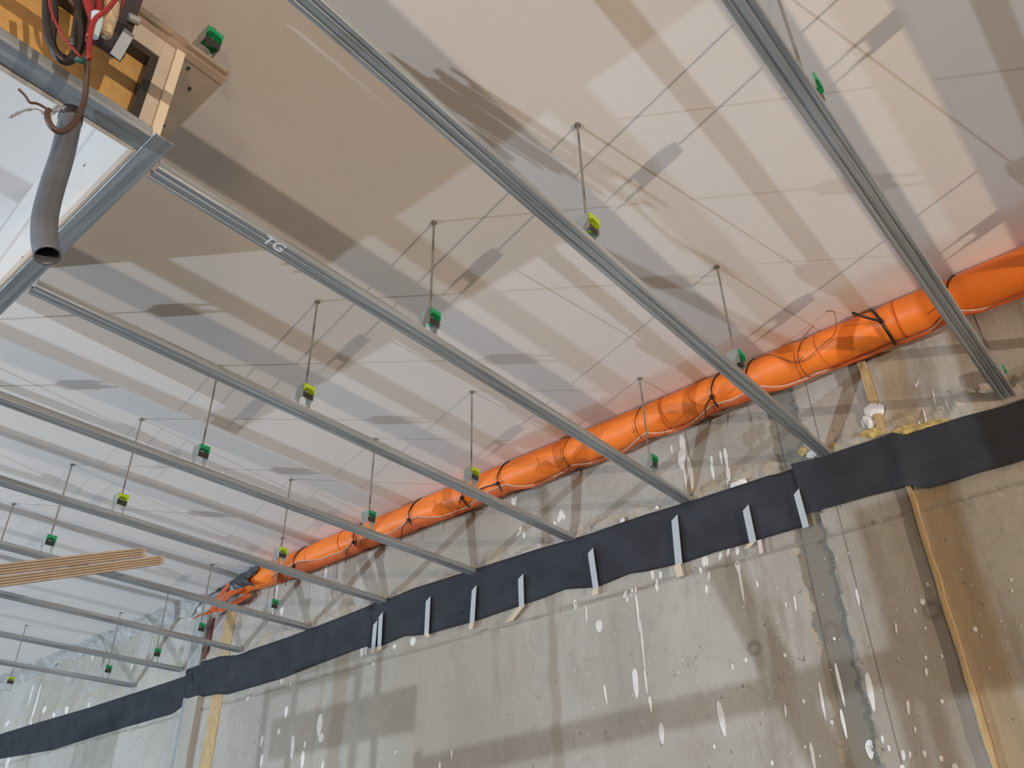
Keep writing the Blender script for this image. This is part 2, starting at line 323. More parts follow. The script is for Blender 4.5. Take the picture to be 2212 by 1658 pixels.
# ------------------------------------------------------------------ ceiling channels
CD = [(-.020, .027), (-.027, .027), (-.0285, .025), (-.030, .004), (-.027, .0), (-.017, .0), (-.0145, .0028), (-.0105, .0028), (-.008, .0), (.008, .0), (.0105, .0028), (.0145, .0028), (.017, .0), (.027, .0), (.030, .004), (.0285, .025), (.027, .027), (.020, .027)]
def interp(tab, x):
    if x <= tab[0][0]: return tab[0][1]
    for (a, ya), (b, yb) in zip(tab, tab[1:]):
        if x <= b: return ya + (yb - ya) * (x - a) / (b - a)
    return tab[-1][1]
GCH = 'galvanised ceiling channels crossing above the camera'
def channel(x0, x1, tab, label, zoff=0.0, name='ceiling_channel', sec=CD, group=GCH, n=24, rough=0.0):
    bm = bmesh.new(); yp = lambda x: interp(tab, x) + rough * noise.noise(Vector((x * 6, tab[0][1] * 5, 0)))
    sheet(bm, sec, fr(x0, x1, n), yp, ZJ + zoff, .0011)
    o = obj(name, bm, M_steel, org=(x0, yp(x0), ZJ + zoff)); return tagged(o, label, 'ceiling channel', group)
XE = XW - .008
JY = {0: [(-3, .292), (1.1, .294), (3.4, .297)], 1: [(-3, .998), (.5, 1.005), (1.4, 1.021), (3.4, 1.034)], 2: [(.56, 1.704), (1.5, 1.714), (3.4, 1.74)],
      3: [(.56, 2.428), (3.4, 2.441)], 4: [(-.5, 3.19), (3.4, 3.163)], 5: [(-2, 3.88), (1, 3.90), (3.4, 3.928)], 6: [(-2, 4.66), (1.3, 4.67), (3.4, 4.71)],
      7: [(-2, 5.43), (1.7, 5.46), (3.4, 5.505)], 8: [(-2, 6.26), (3.4, 6.31)], 9: [(-2, 7.01), (3.4, 7.035)], 10: [(-2, 7.92), (3.4, 7.95)]}
channel(-3, XE, JY[0], 'rightmost and widest galvanised channel, running from the top edge down to the right edge', rough=.0012)
channel(-3, 3.13, JY[1], 'second galvanised channel from the right, starting at the top edge left of centre')
INS = [(y * .86, z) for y, z in CD]
channel(2.98, XE, JY[1], 'short galvanised channel piece slid into the wall end of the second channel from the right', zoff=.0018, sec=INS, n=4, group='short channel ends')
c2 = channel(.565, XE, JY[2], 'galvanised channel with pale stamped letters, starting at the corner of the cross frame')
channel(.565, XE, JY[3], 'galvanised channel with two lime padded hangers, fourth from the right')
channel(-.5, XE, JY[4], 'galvanised channel passing just below the end of the long cross frame, fifth from the right')
channel(-2, XE, JY[5], 'galvanised channel right above the two wooden batten stacks, sixth from the right')
channel(-2, XE, JY[6], 'galvanised channel partly hidden behind the wooden battens, its right end below the taped hose end')
channel(-2, XE, JY[7], 'thin distant channel emerging below the batten stacks, ending over the yellow wall strip')
channel(-2, XE, JY[8], 'thin distant channel, the last but one above the black membrane at the left')
channel(-2, XE, JY[9], 'lowest thin distant channel ending on the black membrane at the far left')
channel(-3, XE, [(-3, -.43), (3.4, -.42)], 'galvanised channel outside the frame behind the photographer, the nearer one')
channel(-3, XE, [(-3, -1.16), (3.4, -1.15)], 'galvanised channel outside the frame behind the photographer, the farther one')
# painted mark on the third channel
def text_part(s, size, loc, rot, m, parent, name):
    c = bpy.data.curves.new(name, 'FONT'); c.body = s; c.size = size; c.extrude = .0002; c.offset = .0012; c.align_x = 'CENTER'; c.align_y = 'CENTER'
    t = bpy.data.objects.new(name + '_curve', c); COL.objects.link(t); dg = bpy.context.evaluated_depsgraph_get()
    me = bpy.data.meshes.new_from_object(t.evaluated_get(dg)); bpy.data.objects.remove(t)
    me.materials.clear(); me.materials.append(m); o = bpy.data.objects.new(name, me); COL.objects.link(o); o.parent = parent
    o.rotation_euler = rot; o.location = Vector(loc) - worldloc(parent); o['label'] = 'pale stamped letters'; return o
M_stamp = mat('pale_stamp', (.70, .74, .80), .5, var=.15, scale=80)
pm = U((600, 531), 2, ZJ)
text_part('TG', .052, (pm.x, pm.y - .002, ZJ - .0006), (math.pi, 0, 0), M_stamp, c2, 'stamp')

# ------------------------------------------------------------------ cross frame and boxed opening, top left
UDs = [(-.031, .034), (-.032, .001), (-.030, .0), (.030, .0), (.032, .001), (.031, .034)]
bm = bmesh.new()
rows = []
sec0 = sec = [(-.026, .034), (-.027, .001), (-.025, .0), (.025, .0), (.027, .001), (.026, .034)]
n = len(sec)
for y in [1.575, 1.6, 1.603] + fr(1.75, 3.55, 11):
    sec = [(a_, min(b_, .003 if y < 1.602 else .034)) for a_, b_ in sec0]
    o_ = [bm.verts.new((.527 + s[0], y, ZJ - .002 + s[1])) for s in sec]; i_ = [bm.verts.new((.527 + s[0] * .93, y, ZJ - .002 + s[1] + (.0016 if s[1] < .01 else 0))) for s in sec]
    rows.append(o_ + i_[::-1])
for P, Q in zip(rows, rows[1:]):
    for k in range(2 * n): bm.faces.new((P[k], P[(k + 1) % (2 * n)], Q[(k + 1) % (2 * n)], Q[k]))
for rw in (rows[0], rows[-1]):
    for k in range(n - 1): bm.faces.new((rw[k], rw[k + 1], rw[2 * n - 2 - k], rw[2 * n - 1 - k]))
tagged(obj('edge_channel', bm, M_steel_y, org=(.527, 1.575, ZJ)), 'galvanised edge channel running down left under the white upright board', 'ceiling channel', 'channels framing the boxed opening')
channel(-1.2, .499, [(-1.2, 1.60), (.5, 1.628)], 'galvanised channel under the amber panel, meeting the corner at the left', sec=UDs, name='edge_channel', group='channels framing the boxed opening', n=6)

t = empty('fascia_board', (.517, 1.64, 1.70), 'white upright gypsum board standing on the cross frame, narrow bright end edge facing the camera', 'board')
bm = bmesh.new(); box(bm, (.503, 1.635, 1.700), (.528, 1.95, 2.078)); box(bm, (.503, 1.95, 1.700), (.528, 3.37, ZC - .001)); box(bm, (.503, 1.76, 2.10), (.528, 1.95, ZC - .001)); box(bm, (-.9, 1.905, 2.10), (.503, 1.93, ZC - .001)); obj('panel', bm, M_gyp, t)
bm = bmesh.new(); box(bm, (.5035, 1.622, 1.702), (.5285, 1.6345, 2.075)); obj('end_batten', bm, mat('cream_batten', (.66, .58, .46), .6, var=.05), t)['label'] = 'cream batten edge'
for (a, b) in ((1.86, 1.98), (2.1, 1.95), (2.45, 1.95), (2.8, 1.95), (2.9, 1.80), (2.4, 1.76)):
    bm = bmesh.new(); tube(bm, [(.504, a, b), (.501, a, b)], .004, 8); obj('screw', bm, M_dark, t)
bm = bmesh.new(); box(bm, (.4915, 1.664, 1.683), (.4985, 3.5, 1.722)); obj('lit_side_strip', bm, M_board, t)['label'] = 'beige strip for the lit side of the channel'  # last strip is added in beige to imitate the lit channel side
# horizontal plate that the opening hangs from
t = empty('bulkhead_plate', (.2, 1.7, 2.08), 'beige horizontal board with grooved front edge above the boxed opening', 'board')
bm = bmesh.new(); box(bm, (-.9, 1.64, 2.080), (.655, 1.945, 2.098)); obj('plate', bm, M_board, t)
bm = bmesh.new()
box(bm, (-.9, 1.612, 2.078), (.655, 1.6395, 2.118))
obj('front_batten', bm, mat('pinkish_batten', (.56, .44, .36), .6, var=.08, scale=20), t)
for (a, b) in ((.35, 1.70), (.56, 1.66), (.62, 1.90), (.60, 1.72)):
    bm = bmesh.new(); tube(bm, [(a, b, 2.0795), (a, b, 2.077)], .005, 8); obj('screw', bm, M_dark, t)
bm = bmesh.new(); box(bm, (-.9, 1.60, 2.098), (.30, 1.611, 2.112)); box(bm, (.36, 1.60, 2.084), (.47, 1.611, 2.094)); box(bm, (.52, 1.60, 2.09), (.645, 1.611, 2.102)); obj('slat', bm, MATS['cream_batten'], t)
for xx in (-.7, .1, .6):                                  # steel straps carrying the plate
    bm = bmesh.new(); box(bm, (xx - .01, 1.80, 2.098), (xx + .01, 1.802, ZC - .002)); obj('strap', bm, M_zinc, t)
t = empty('access_opening', (.0, 1.66, 1.72), 'amber fibreboard panel in a dark frame behind the hanging cables', 'hatch')
bm = bmesh.new(); box(bm, (-.9, 1.668, 1.718), (.468, 1.680, 2.075)); obj('panel', bm, M_osb, t)
bm = bmesh.new(); box(bm, (.446, 1.632, 1.722), (.468, 1.667, 2.005)); box(bm, (-.9, 1.632, 1.985), (.4455, 1.667, 2.007)); obj('frame', bm, M_frame, t)
bm = bmesh.new(); box(bm, (-1.2, 1.662, 1.684), (.49, 1.676, 1.712)); obj('sill', bm, M_board, t)['label'] = 'beige sill'
bm = bmesh.new(); box(bm, (.4685, 1.630, 1.718), (.5025, 1.667, 2.076)); box(bm, (-.9, 1.630, 2.008), (.468, 1.667, 2.076)); obj('jamb', bm, M_board, t)['label'] = 'beige jamb'

# iron bracket with a silver tape end, hanging in front of the panel
a = U((292, -40), 1, 1.50); b = U((238, 112), 1, 1.50)
t = empty('iron_bracket', tuple(a), 'dark iron bracket with a strip of silver tape, in front of the amber panel', 'bracket')
bm = bmesh.new(); obox(bm, a + (a - b) * .4, b, .085, .02, Vector((0, 1, 0))); obj('arm', bm, M_iron, t)
bm = bmesh.new(); p1 = U((291, 77), 1, 1.47); p2 = U((260, 130), 1, 1.47); obox(bm, p1, p2, .025, .003, Vector((0, 1, 0))); obj('tape_end', bm, M_strip, t)['label'] = 'pale silver tape'
bm = bmesh.new(); p1 = U((300, 50), 1, 1.48); tube(bm, [p1 + Vector((-.012, 0, -.004)), p1 + Vector((.012, 0, .004))], .011, 10); obj('bolt', bm, M_zinc, t)
# cables
def cable(pix, dep, r, m, label, grp='cables hanging at the top left', name='cable'):
    P = [U(q, 1, dep if not isinstance(dep, (list, tuple)) else dep[i]) for i, q in enumerate(pix)]
    bm = bmesh.new(); tube(bm, spline(P, 6), r, 9); return tagged(obj(name, bm, m, org=P[0], smooth=True), label, 'cable', grp)
cable([(108, -60), (112, 0), (113, 60), (121, 100), (138, 132), (158, 141), (178, 128), (190, 95), (186, 30), (176, -60)], 1.42, .0085, M_black, 'thick black cable hanging in a long U loop, outermost of the bundle')
cable([(126, -60), (130, 0), (131, 50), (126, 95), (136, 122), (160, 134), (176, 110), (182, 60), (190, -60)], 1.45, .007, M_black, 'black cable looping just inside the thick black one')
cable([(205, -60), (200, 0), (206, 30), (214, 60), (206, 90)], 1.38, .010, M_red, 'thick red cable coming straight down at the middle of the bundle')
cable([(228, -60), (222, 0), (224, 30), (214, 58), (205, 100)], 1.40, .010, M_red, 'second thick red cable, right of the middle one')
cable([(285, -60), (268, -5), (244, 28), (216, 52), (206, 90), (203, 135)], 1.36, .0055, M_red, 'red cable slanting in from the right across the beige sleeve')
cable([(286, -60), (280, 0), (270, 34), (256, 60), (246, 84)], 1.44, .003, M_red, 'thin red wire right of the beige sleeve')
cable([(118, -60), (118, 0), (126, 42), (150, 90), (176, 120), (196, 142)], 1.40, .003, M_red, 'thin red wire slanting across the black loops')
cable([(222, -60), (206, 60), (201, 130), (197, 190), (193, 225), (178, 262), (160, 284), (140, 291), (122, 279), (114, 258), (117, 244)], [1.40, 1.40, 1.41, 1.43, 1.44, 1.44, 1.44, 1.44, 1.44, 1.44, 1.44], .0065, M_brown, 'long brown cable curling into a hook below the frame')
cable([(150, -60), (160, 0), (182, 40), (190, 100), (180, 130)], 1.44, .006, M_brown, 'brown cable bent inside the black loops')
cable([(52, 200), (66, 214), (76, 228), (92, 231), (106, 238), (120, 248)], 1.47, .0028, M_brown, 'thin loose brown wire end left of the hooked cable')
cable([(174, 132), (182, 138), (190, 140), (196, 134)], 1.39, .006, mat('green_cable', (.02, .12, .10), .4), 'short green cable end at the bottom of the black loops')
P = [U(q, 1, 1.40) for q in ((256, -20), (254, 10), (250, 40), (244, 62), (240, 84))]
bm = bmesh.new(); tube(bm, spline(P, 5), .018, 14, rf=lambda t_: .019 - .006 * t_ + .0015 * math.sin(t_ * 60)); tagged(obj('cable_sleeve', bm, M_sleeve, org=P[0], smooth=True), 'beige woven sleeve around the cables beside the bracket', 'sleeve')
P = [U(q, 1, 1.37) for q in ((222, 40), (220, 62), (216, 88))]
bm = bmesh.new(); tube(bm, P, .012, 8, rf=lambda t_: .013 - .005 * t_ * t_); tagged(obj('cable_plug', bm, M_plug, org=P[0]), 'pale blue plug beside the red cables', 'plug')
P = [U(q, 1, 1.46) for q in ((200, -60), (196, 20), (186, 70), (176, 105))]
bm = bmesh.new(); tube(bm, spline(P, 4), .022, 10, rf=lambda t_: .026 - .012 * t_); tagged(obj('cable_gland', bm, M_frame, org=P[0], smooth=True), 'dark sleeve around the root of the cable bundle', 'sleeve')
# foil scraps
def crumple(pts, wid, seed, th=.001, nx=14, ny=5, amp=.008):
    bm = bmesh.new(); P = spline(pts, max(2, nx // (len(pts) - 1))); rows = []
    for i, p_ in enumerate(P):
        d = (P[min(i + 1, len(P) - 1)] - P[max(i - 1, 0)]).normalized(); s = d.cross(Vector((.5, .7, -.4))).normalized(); u = d.cross(s)
        rows.append([bm.verts.new(p_ + s * wid * (j / ny - .5) + (u * noise.noise(Vector((i * .7, j * .9, seed))) + d * noise.noise(Vector((i * .9, j * .7, seed + 5)))) * amp) for j in range(ny + 1)])
    for A_, B_ in zip(rows, rows[1:]):
        for j in range(ny): bm.faces.new((A_[j], A_[j + 1], B_[j + 1], B_[j]))
    bmesh.ops.solidify(bm, geom=bm.faces[:], thickness=th); return bm
P = [U(q, 1, 1.44) for q in ((32, 262), (60, 248), (85, 243), (100, 246), (112, 254))]
tagged(obj('foil_scrap', crumple(P, .009, 1, nx=24, amp=.004), M_film, org=P[0]), 'thin glittering foil strip sticking out left of the cable hook', 'foil', 'foil scraps on the cable')
P = [U(q, 1, 1.44) for q in ((112, 256), (124, 246), (140, 240), (152, 238))]
tagged(obj('foil_scrap', crumple(P, .022, 4, amp=.009), M_film, org=P[0]), 'crumpled foil around the cable hook at the top of the conduit', 'foil', 'foil scraps on the cable')
# grey conduit hanging with its open end towards the camera
def atdist(q, dist):
    d = U(q, 2, 1.0); return d * (dist / d.length)
P = [atdist(q, d_) for q, d_ in (((166, 252), 2.36), ((158, 290), 2.30), ((145, 345), 2.22), ((124, 410), 2.12), ((109, 470), 2.03), ((107, 520), 1.96), ((113, 557), 1.92))]
t = empty('conduit_pipe', P[0], 'grey plastic conduit hanging down with its dark open end in front of the cross frame', 'pipe')
bm = bmesh.new(); S_ = spline(P, 6); ra = tube(bm, S_, .0255, 20, cap=False); rb = tube(bm, S_, .0222, 20, cap=False)
for X, Y in ((ra[0], rb[0]), (ra[-1], rb[-1])):
    for k in range(20): bm.faces.new((X[k], X[(k + 1) % 20], Y[(k + 1) % 20], Y[k]))
obj('pipe_wall', bm, M_conduit, t, smooth=True)
bm = bmesh.new(); tube(bm, S_[0:4], .0268, 16); obj('sealing_tape', bm, M_black, t, smooth=True)

# ------------------------------------------------------------------ hangers
GH = 'rubber padded hangers carrying the channels'
def make_hanger(x, y, col, label, zt=ZC, zb=1.75, leg=True):
    t = empty('channel_hanger', (x, y, zb), label, 'hanger', GH); top = zb + .062
    bm = bmesh.new(); tube(bm, [(x, y, top - .02), (x, y, zt)], .0043, 8, cap=False)
    obj('threaded_rod', bm, M_rod, t, smooth=True)
    bm = bmesh.new(); tube(bm, [(x, y, zt - .007), (x, y, zt)], .0115, 10); obj('anchor_collar', bm, M_rod, t)
    bm = bmesh.new()
    for s in (-1, 1):
        xx = x + s * .0262; box(bm, (xx - .0008, y - .026, zb), (xx + .0008, y + .026, top))
    box(bm, (x - .0262, y - .026, top), (x + .0262, y + .026, top + .0016)); obj('bracket', bm, M_zinc, t)
    bm = bmesh.new()                                        # rubber block, arched underneath
    sec_ = [(-.0252, .0), (-.0252, .030), (.0252, .030), (.0252, .0), (.0225, .0), (.020, .011), (0, .015), (-.020, .011), (-.0225, .0)]
    f = [bm.verts.new((x + a_, y - .030, top - .031 + b_)) for a_, b_ in sec_]; g = [bm.verts.new((x + a_, y + .030, top - .031 + b_)) for a_, b_ in sec_]
    bm.faces.new(f); bm.faces.new(g[::-1])
    for k in range(9): bm.faces.new((f[k], g[k], g[(k + 1) % 9], f[(k + 1) % 9]))
    obj('rubber_pad', bm, col, t)
    bm = bmesh.new(); tube(bm, [(x, y, top - .0295), (x, y, top - .021)], .013, 12); tube(bm, [(x, y, top - .038), (x, y, top - .0295)], .0085, 6); obj('nut', bm, M_zinc, t)
    if leg:
        bm = bmesh.new(); z1 = ZJ + .024
        for s in (-1, 1):
            xx = x + s * .0262
            vs = [(xx, y - .012, zb), (xx, y + .012, zb), (xx, y + .006, z1), (xx, y - .006, z1)]
            A_ = [bm.verts.new((v[0] - .0008, v[1], v[2])) for v in vs]; B_ = [bm.verts.new((v[0] + .0008, v[1], v[2])) for v in vs]
            bm.faces.new(A_); bm.faces.new(B_[::-1])
            for k in range(4): bm.faces.new((A_[k], B_[k], B_[(k + 1) % 4], A_[(k + 1) % 4]))
        box(bm, (x - .027, y - .0275, z1 - .001), (x + .027, y - .019, z1 + .001)); box(bm, (x - .027, y + .019, z1 - .001), (x + .027, y + .0275, z1 + .001))
        box(bm, (x - .027, y - .027, z1 + .001), (x - .0254, y + .027, z1 + .003)); box(bm, (x + .0254, y - .027, z1 + .001), (x + .027, y + .027, z1 + .003))
        obj('clip', bm, M_zinc, t)
    bm = bmesh.new(); box(bm, (x - .0248, y - .018, zb + .006), (x + .0248, y - .016, top - .031)); obj('opening_shade', bm, M_dark, t)  # dark sheet standing in for the shaded opening between the legs
    return t
def copy_hanger(src, dx, dy, label):
    r = src.copy(); COL.objects.link(r); r.location = src.location + Vector((dx, dy, 0)); r['label'] = label
    for ch in list(src.children):
        c = ch.copy(); COL.objects.link(c); c.parent = r
    return r
def hanger(x, k, col, label, proto={}):
    y = interp(JY[k], x) if k in JY else k
    if col.name not in proto:
        proto[col.name] = (make_hanger(x, y, col, label), x, y); return
    o, x0, y0 = proto[col.name]; copy_hanger(o, x - x0, y - y0, label)
G, Li = M_green, M_lime
hanger(1.595, 1, Li, 'lime padded hanger above the middle of the picture, on the second channel from the right')
hanger(2.565, 1, G, 'green padded hanger whose channel crosses the hose, just above the orange hose')
hanger(1.600, 2, G, 'green padded hanger at the centre of the picture, third channel from the right')
hanger(3.06, 2, G, 'green padded hanger below the orange hose, third channel from the right')
hanger(1.605, 3, Li, 'lime padded hanger on the fourth channel from the right, left of the centre')
hanger(2.585, 3, Li, 'lime padded hanger touching the top of the orange hose')
hanger(1.600, 4, G, 'green padded hanger far left of the lime one, fifth channel from the right')
hanger(2.580, 4, G, 'green padded hanger beside the orange hose, fifth channel from the right')
hanger(1.605, 5, Li, 'lime padded hanger above the end of the wooden battens')
hanger(2.570, 5, Li, 'lime padded hanger nearest the taped hose end')
hanger(1.600, 6, G, 'green padded hanger directly above the wooden batten stacks')
hanger(3.08, 6, G, 'green padded hanger below the taped end of the orange hose')
hanger(3.03, 7, G, 'small green padded hanger left of the yellow wall strip')
hanger(3.15, 8, G, 'right one of the two lowest small green padded hangers, in front of the wall')
hanger(3.13, 9, G, 'left one of the two lowest small green padded hangers, in front of the wall')
hanger(2.74, 10, Li, 'tiny lime padded hanger in the lower left corner')
hanger(1.575, 0, G, 'green padded hanger mostly hidden behind the rightmost channel near the top')
hanger(3.375, 0, G, 'green padded hanger mostly hidden behind the rightmost channel near the right edge')
for x_ in (1.59, 2.56):
    hanger(x_, -.425, G, 'green padded hanger outside the frame, ' + ('left one' if x_ < 2 else 'right one') + ' on the nearer hidden channel')
    hanger(x_, -1.155, Li, 'lime padded hanger outside the frame, ' + ('left one' if x_ < 2 else 'right one') + ' on the farther hidden channel')
hanger(.50, 5, Li, 'lime padded hanger outside the frame at the left'); hanger(.50, 6, G, 'green padded hanger outside the frame at the left')
hanger(1.60, 7, Li, 'lime padded hanger outside the left edge')
zh = U((462, 100), 1, 1.63)
make_hanger(zh.x, 1.63, G, 'green padded hanger above the beige board at the top left, without a channel', zb=zh.z - .03, leg=False)

# ------------------------------------------------------------------ orange ventilation hose with ties
HX, HZ, HR = XW - .101, ZC - .101, .086
TIES = [(U(q, 0, 3.25).y, kind, tail) for q, kind, tail in (((2062, 625), 0, 1), ((1905, 700), 2, 3), ((1630, 800), 0, 0), ((1560, 850), 1, 4), ((1395, 925), 3, 0), ((1240, 985), 3, 0), ((1097, 1040), 1, 2), ((1020, 1075), 1, 0), ((905, 1115), 1, 4), ((785, 1170), 1, 4), ((657, 1205), 1, 4), ((1745, 765), 3, 5))]
TY = [a[0] for a in TIES]
def on_hose(q):                              # where the line of sight through q touches the hose: (y, angle)
    d = U(q, 0, 1.0); A_ = d.x * d.x + d.z * d.z; B_ = d.x * HX + d.z * HZ; C_ = HX * HX + HZ * HZ - (HR + .008) ** 2
    t_ = (B_ - math.sqrt(max(0, B_ * B_ - A_ * C_))) / A_; p_ = d * t_; a_ = math.atan2(p_.z - HZ, p_.x - HX)
    return (p_.y, a_ if a_ > 0 else a_ + 2 * math.pi)
SEAM = [on_hose(q) for q in ((2212, 648), (2130, 662), (2060, 668), (2040, 680), (1995, 718), (1965, 740), (1935, 742), (1905, 752), (1870, 775), (1830, 786), (1790, 795), (1740, 815), (1700, 828), (1640, 830), (1590, 858), (1580, 862), (1540, 875), (1500, 908), (1480, 925), (1400, 932), (1375, 950), (1345, 975), (1310, 997), (1240, 1002), (1215, 1020), (1175, 1045), (1100, 1043), (1060, 1058), (1010, 1095), (960, 1112), (905, 1112), (850, 1147), (790, 1160), (740, 1190), (700, 1205), (650, 1210))]
SEAM = [(-1.5, 4.0), (-.8, 4.2), (-.3, 4.0)] + sorted(SEAM) + [(5.2, 4.0), (6, 4.0)]
def hr(y, a):
    r = HR + .003 * noise.noise(Vector((y * 2.2, math.cos(a), math.sin(a))))
    for ty in TY: r -= .006 * bell(y, ty, .035)
    r += .0025 * noise.noise(Vector((y * 9, a * 1.5, 3)))
    if y > 4.95: r *= 1 - .35 * min(1, (y - 4.95) / .6) + .16 * noise.noise(Vector((y * 8, a * 2, 8)))
    return r
def hose_pt(y, a, extra=0):
    r = hr(y, a) + extra; sag = .012 * math.sin(y * 2.1) * (1 if y < 5 else .5)
    return Vector((HX + math.cos(a) * r, y, HZ + math.sin(a) * r - abs(sag) * .3))
t = empty('ventilation_hose', (HX, 2, HZ), 'long orange ventilation hose strapped along the corner of wall and ceiling', 'hose')
bm = bmesh.new(); N_ = 32; rows = []
for y in fr(-1.5, 5.5, 420): rows.append([bm.verts.new(hose_pt(y, 2 * math.pi * k / N_)) for k in range(N_)])
for A_, B_ in zip(rows, rows[1:]):
    for k in range(N_): bm.faces.new((A_[k], A_[(k + 1) % N_], B_[(k + 1) % N_], B_[k]))
obj('hose_body', bm, M_orange, t, smooth=True)
# the loose overlap below the seam, and its welt
bm = bmesh.new(); bc = bmesh.new(); rows = []; welt = []
for y in fr(-1.5, 5.0, 330):
    a0 = interp(SEAM, y) + .05 * noise.noise(Vector((y * 7, 0, 0)))      # front side, below the axis
    a1 = math.pi * 1.5 + .25; row = []
    for j in range(7):
        a = a0 + (a1 - a0) * j / 6; lift = .007 + .012 * math.sin(math.pi * min(1, j / 6)) * (1 + .6 * noise.noise(Vector((y * 5, j, 1))))
        row.append(bm.verts.new(hose_pt(y, a, lift)))
    rows.append(row); welt.append(row[0].co.copy())
for A_, B_ in zip(rows, rows[1:]):
    for j in range(6): bm.faces.new((A_[j], A_[j + 1], B_[j + 1], B_[j]))
bmesh.ops.solidify(bm, geom=bm.faces[:], thickness=.0015)
obj('overlap_flap', bm, M_orange2, t, smooth=True)
tube(bc, welt, .0042, 6); obj('seam_welt', bc, M_cord, t, smooth=True)['label'] = 'pale welt cord'
for yj in (U((1945, 690), 0, 3.25).y, U((1440, 900), 0, 3.25).y, U((745, 1180), 0, 3.25).y):      # doubled cuffs
    bm = bmesh.new(); rows = []
    for y in fr(yj - .004, yj + .004, 2): rows.append([bm.verts.new(hose_pt(y, math.pi * .45 + math.pi * 1.1 * k / 20, .005 if abs(y - yj) < .001 else .001)) for k in range(21)])
    for A_, B_ in zip(rows, rows[1:]):
        for k in range(20): bm.faces.new((A_[k], A_[k + 1], B_[k + 1], B_[k]))
    bmesh.ops.solidify(bm, geom=bm.faces[:], thickness=.002); obj('cuff', bm, M_orange, t, smooth=True)
# crumpled orange end and torn strips
for (pts, wd, sd) in (([(3.27, 5.35, 2.13), (3.20, 5.5, 2.06), (3.24, 5.62, 1.99)], .07, 3), ([(3.33, 5.4, 2.08), (3.25, 5.55, 2.0), (3.2, 5.75, 1.985), (3.22, 5.95, 2.0)], .05, 9), ([(3.2, 5.5, 2.15), (3.2, 5.62, 2.06), (3.21, 5.70, 1.99)], .045, 12)):
    obj('torn_end', crumple(pts, wd, sd, th=.002, amp=.009), M_orange2, t)
wrap = empty('duct_tape_wrap', (3.27, 5.5, 2.15), 'crumpled silver duct tape around the open end of the orange hose', 'tape')
bm = bmesh.new(); rows = []
for i, y in enumerate(fr(5.18, 5.95, 18)):
    tt = i / 18
    rows.append([bm.verts.new(Vector((HX - .01, y + (.08 if math.sin(a) < 0 else -.05) * math.cos(a * 2), HZ - .01)) + Vector((math.cos(a), 0, math.sin(a))) * (.10 - .075 * tt) * (1 + .30 * noise.noise(Vector((i * .5, math.cos(a) * 2, math.sin(a) * 2))))) for a in [math.pi * .35 + math.pi * (.95 - .3 * tt) * k / 16 for k in range(17)]])
for A_, B_ in zip(rows, rows[1:]):
    for k in range(16): bm.faces.new((A_[k], A_[k + 1], B_[k + 1], B_[k]))
bmesh.ops.solidify(bm, geom=bm.faces[:], thickness=.0015); obj('wrap', bm, M_silver, wrap)
obj('loose_end', crumple([(3.22, 5.6, 2.12), (3.2, 5.85, 2.09), (3.24, 6.05, 2.02)], .08, 21, th=.001, amp=.03), M_film, wrap)['label'] = 'loose clear foil'
# ties
desc = ['black tie hidden half behind the rightmost channel', 'thick black tie with a knotted end, at the right part of the hose', 'black tie just right of the channel that crosses the hose', 'black tie just left of the channel that crosses the hose',
        'thin dark wire tie beside the hanging rod right of the centre', 'thin brown wire tie in the middle of the hose', 'black tie with its tail pointing left, near the middle of the hose', 'black tie half under a channel at the middle of the hose',
        'black tie with a long tail hanging straight down', 'black tie with a slanting tail over the wall', 'black tie nearest the taped hose end', 'thin wire tie with long curled ends at the right']
for (ty, kind, tail), ds in zip(TIES, desc):
    r_ = .0022 if kind == 3 else (.0062 if kind == 2 else .0040); m_ = M_wire if kind == 3 else M_tie
    lean = .04 if kind != 2 else -.03
    pts = [hose_pt(ty - lean * math.sin(a + .4) * .8, a, r_ + .009 * (1 if math.pi < a % (2 * math.pi) < math.pi * 1.6 else .1)) for a in [2 * math.pi * k / 36 for k in range(37)]]
    t = empty('hose_tie', (HX, ty, HZ - HR), ds + ', orange hose', 'hose tie', 'ties around the orange hose')
    bm = bmesh.new(); tube(bm, pts, r_, 8); obj('loop', bm, m_, t, smooth=True)
    k0 = pts[20 if kind == 2 else 22] + Vector((-.006, 0, 0)); bm = bmesh.new()
    if tail == 4: T = [k0, k0 + Vector((-.02, .03, -.05)), k0 + Vector((-.01, .05, -.13))]
    elif tail == 2: T = [k0, k0 + Vector((-.01, .10, .004)), k0 + Vector((-.02, .19, -.01))]
    elif tail == 3: T = [k0, k0 + Vector((-.03, .05, .03)), k0 + Vector((-.04, .09, .07))]
    elif tail == 5: T = [k0 + Vector((-.01, .22, .10)), k0 + Vector((-.02, .12, .09)), k0, k0 + Vector((-.03, -.13, .02)), k0 + Vector((-.04, -.20, .05)), k0 + Vector((-.05, -.22, .14)), k0 + Vector((-.05, -.18, .17))]
    else: T = [k0, k0 + Vector((-.01, .01, -.03))]
    tube(bm, spline(T, 5), r_ * .85, 6); obj('tail', bm, m_, t, smooth=True)
    if kind in (1, 2):
        bm = bmesh.new(); box(bm, k0 - Vector((.009, .009, .008)), k0 + Vector((.009, .009, .008))); obj('lock', bm, m_, t)

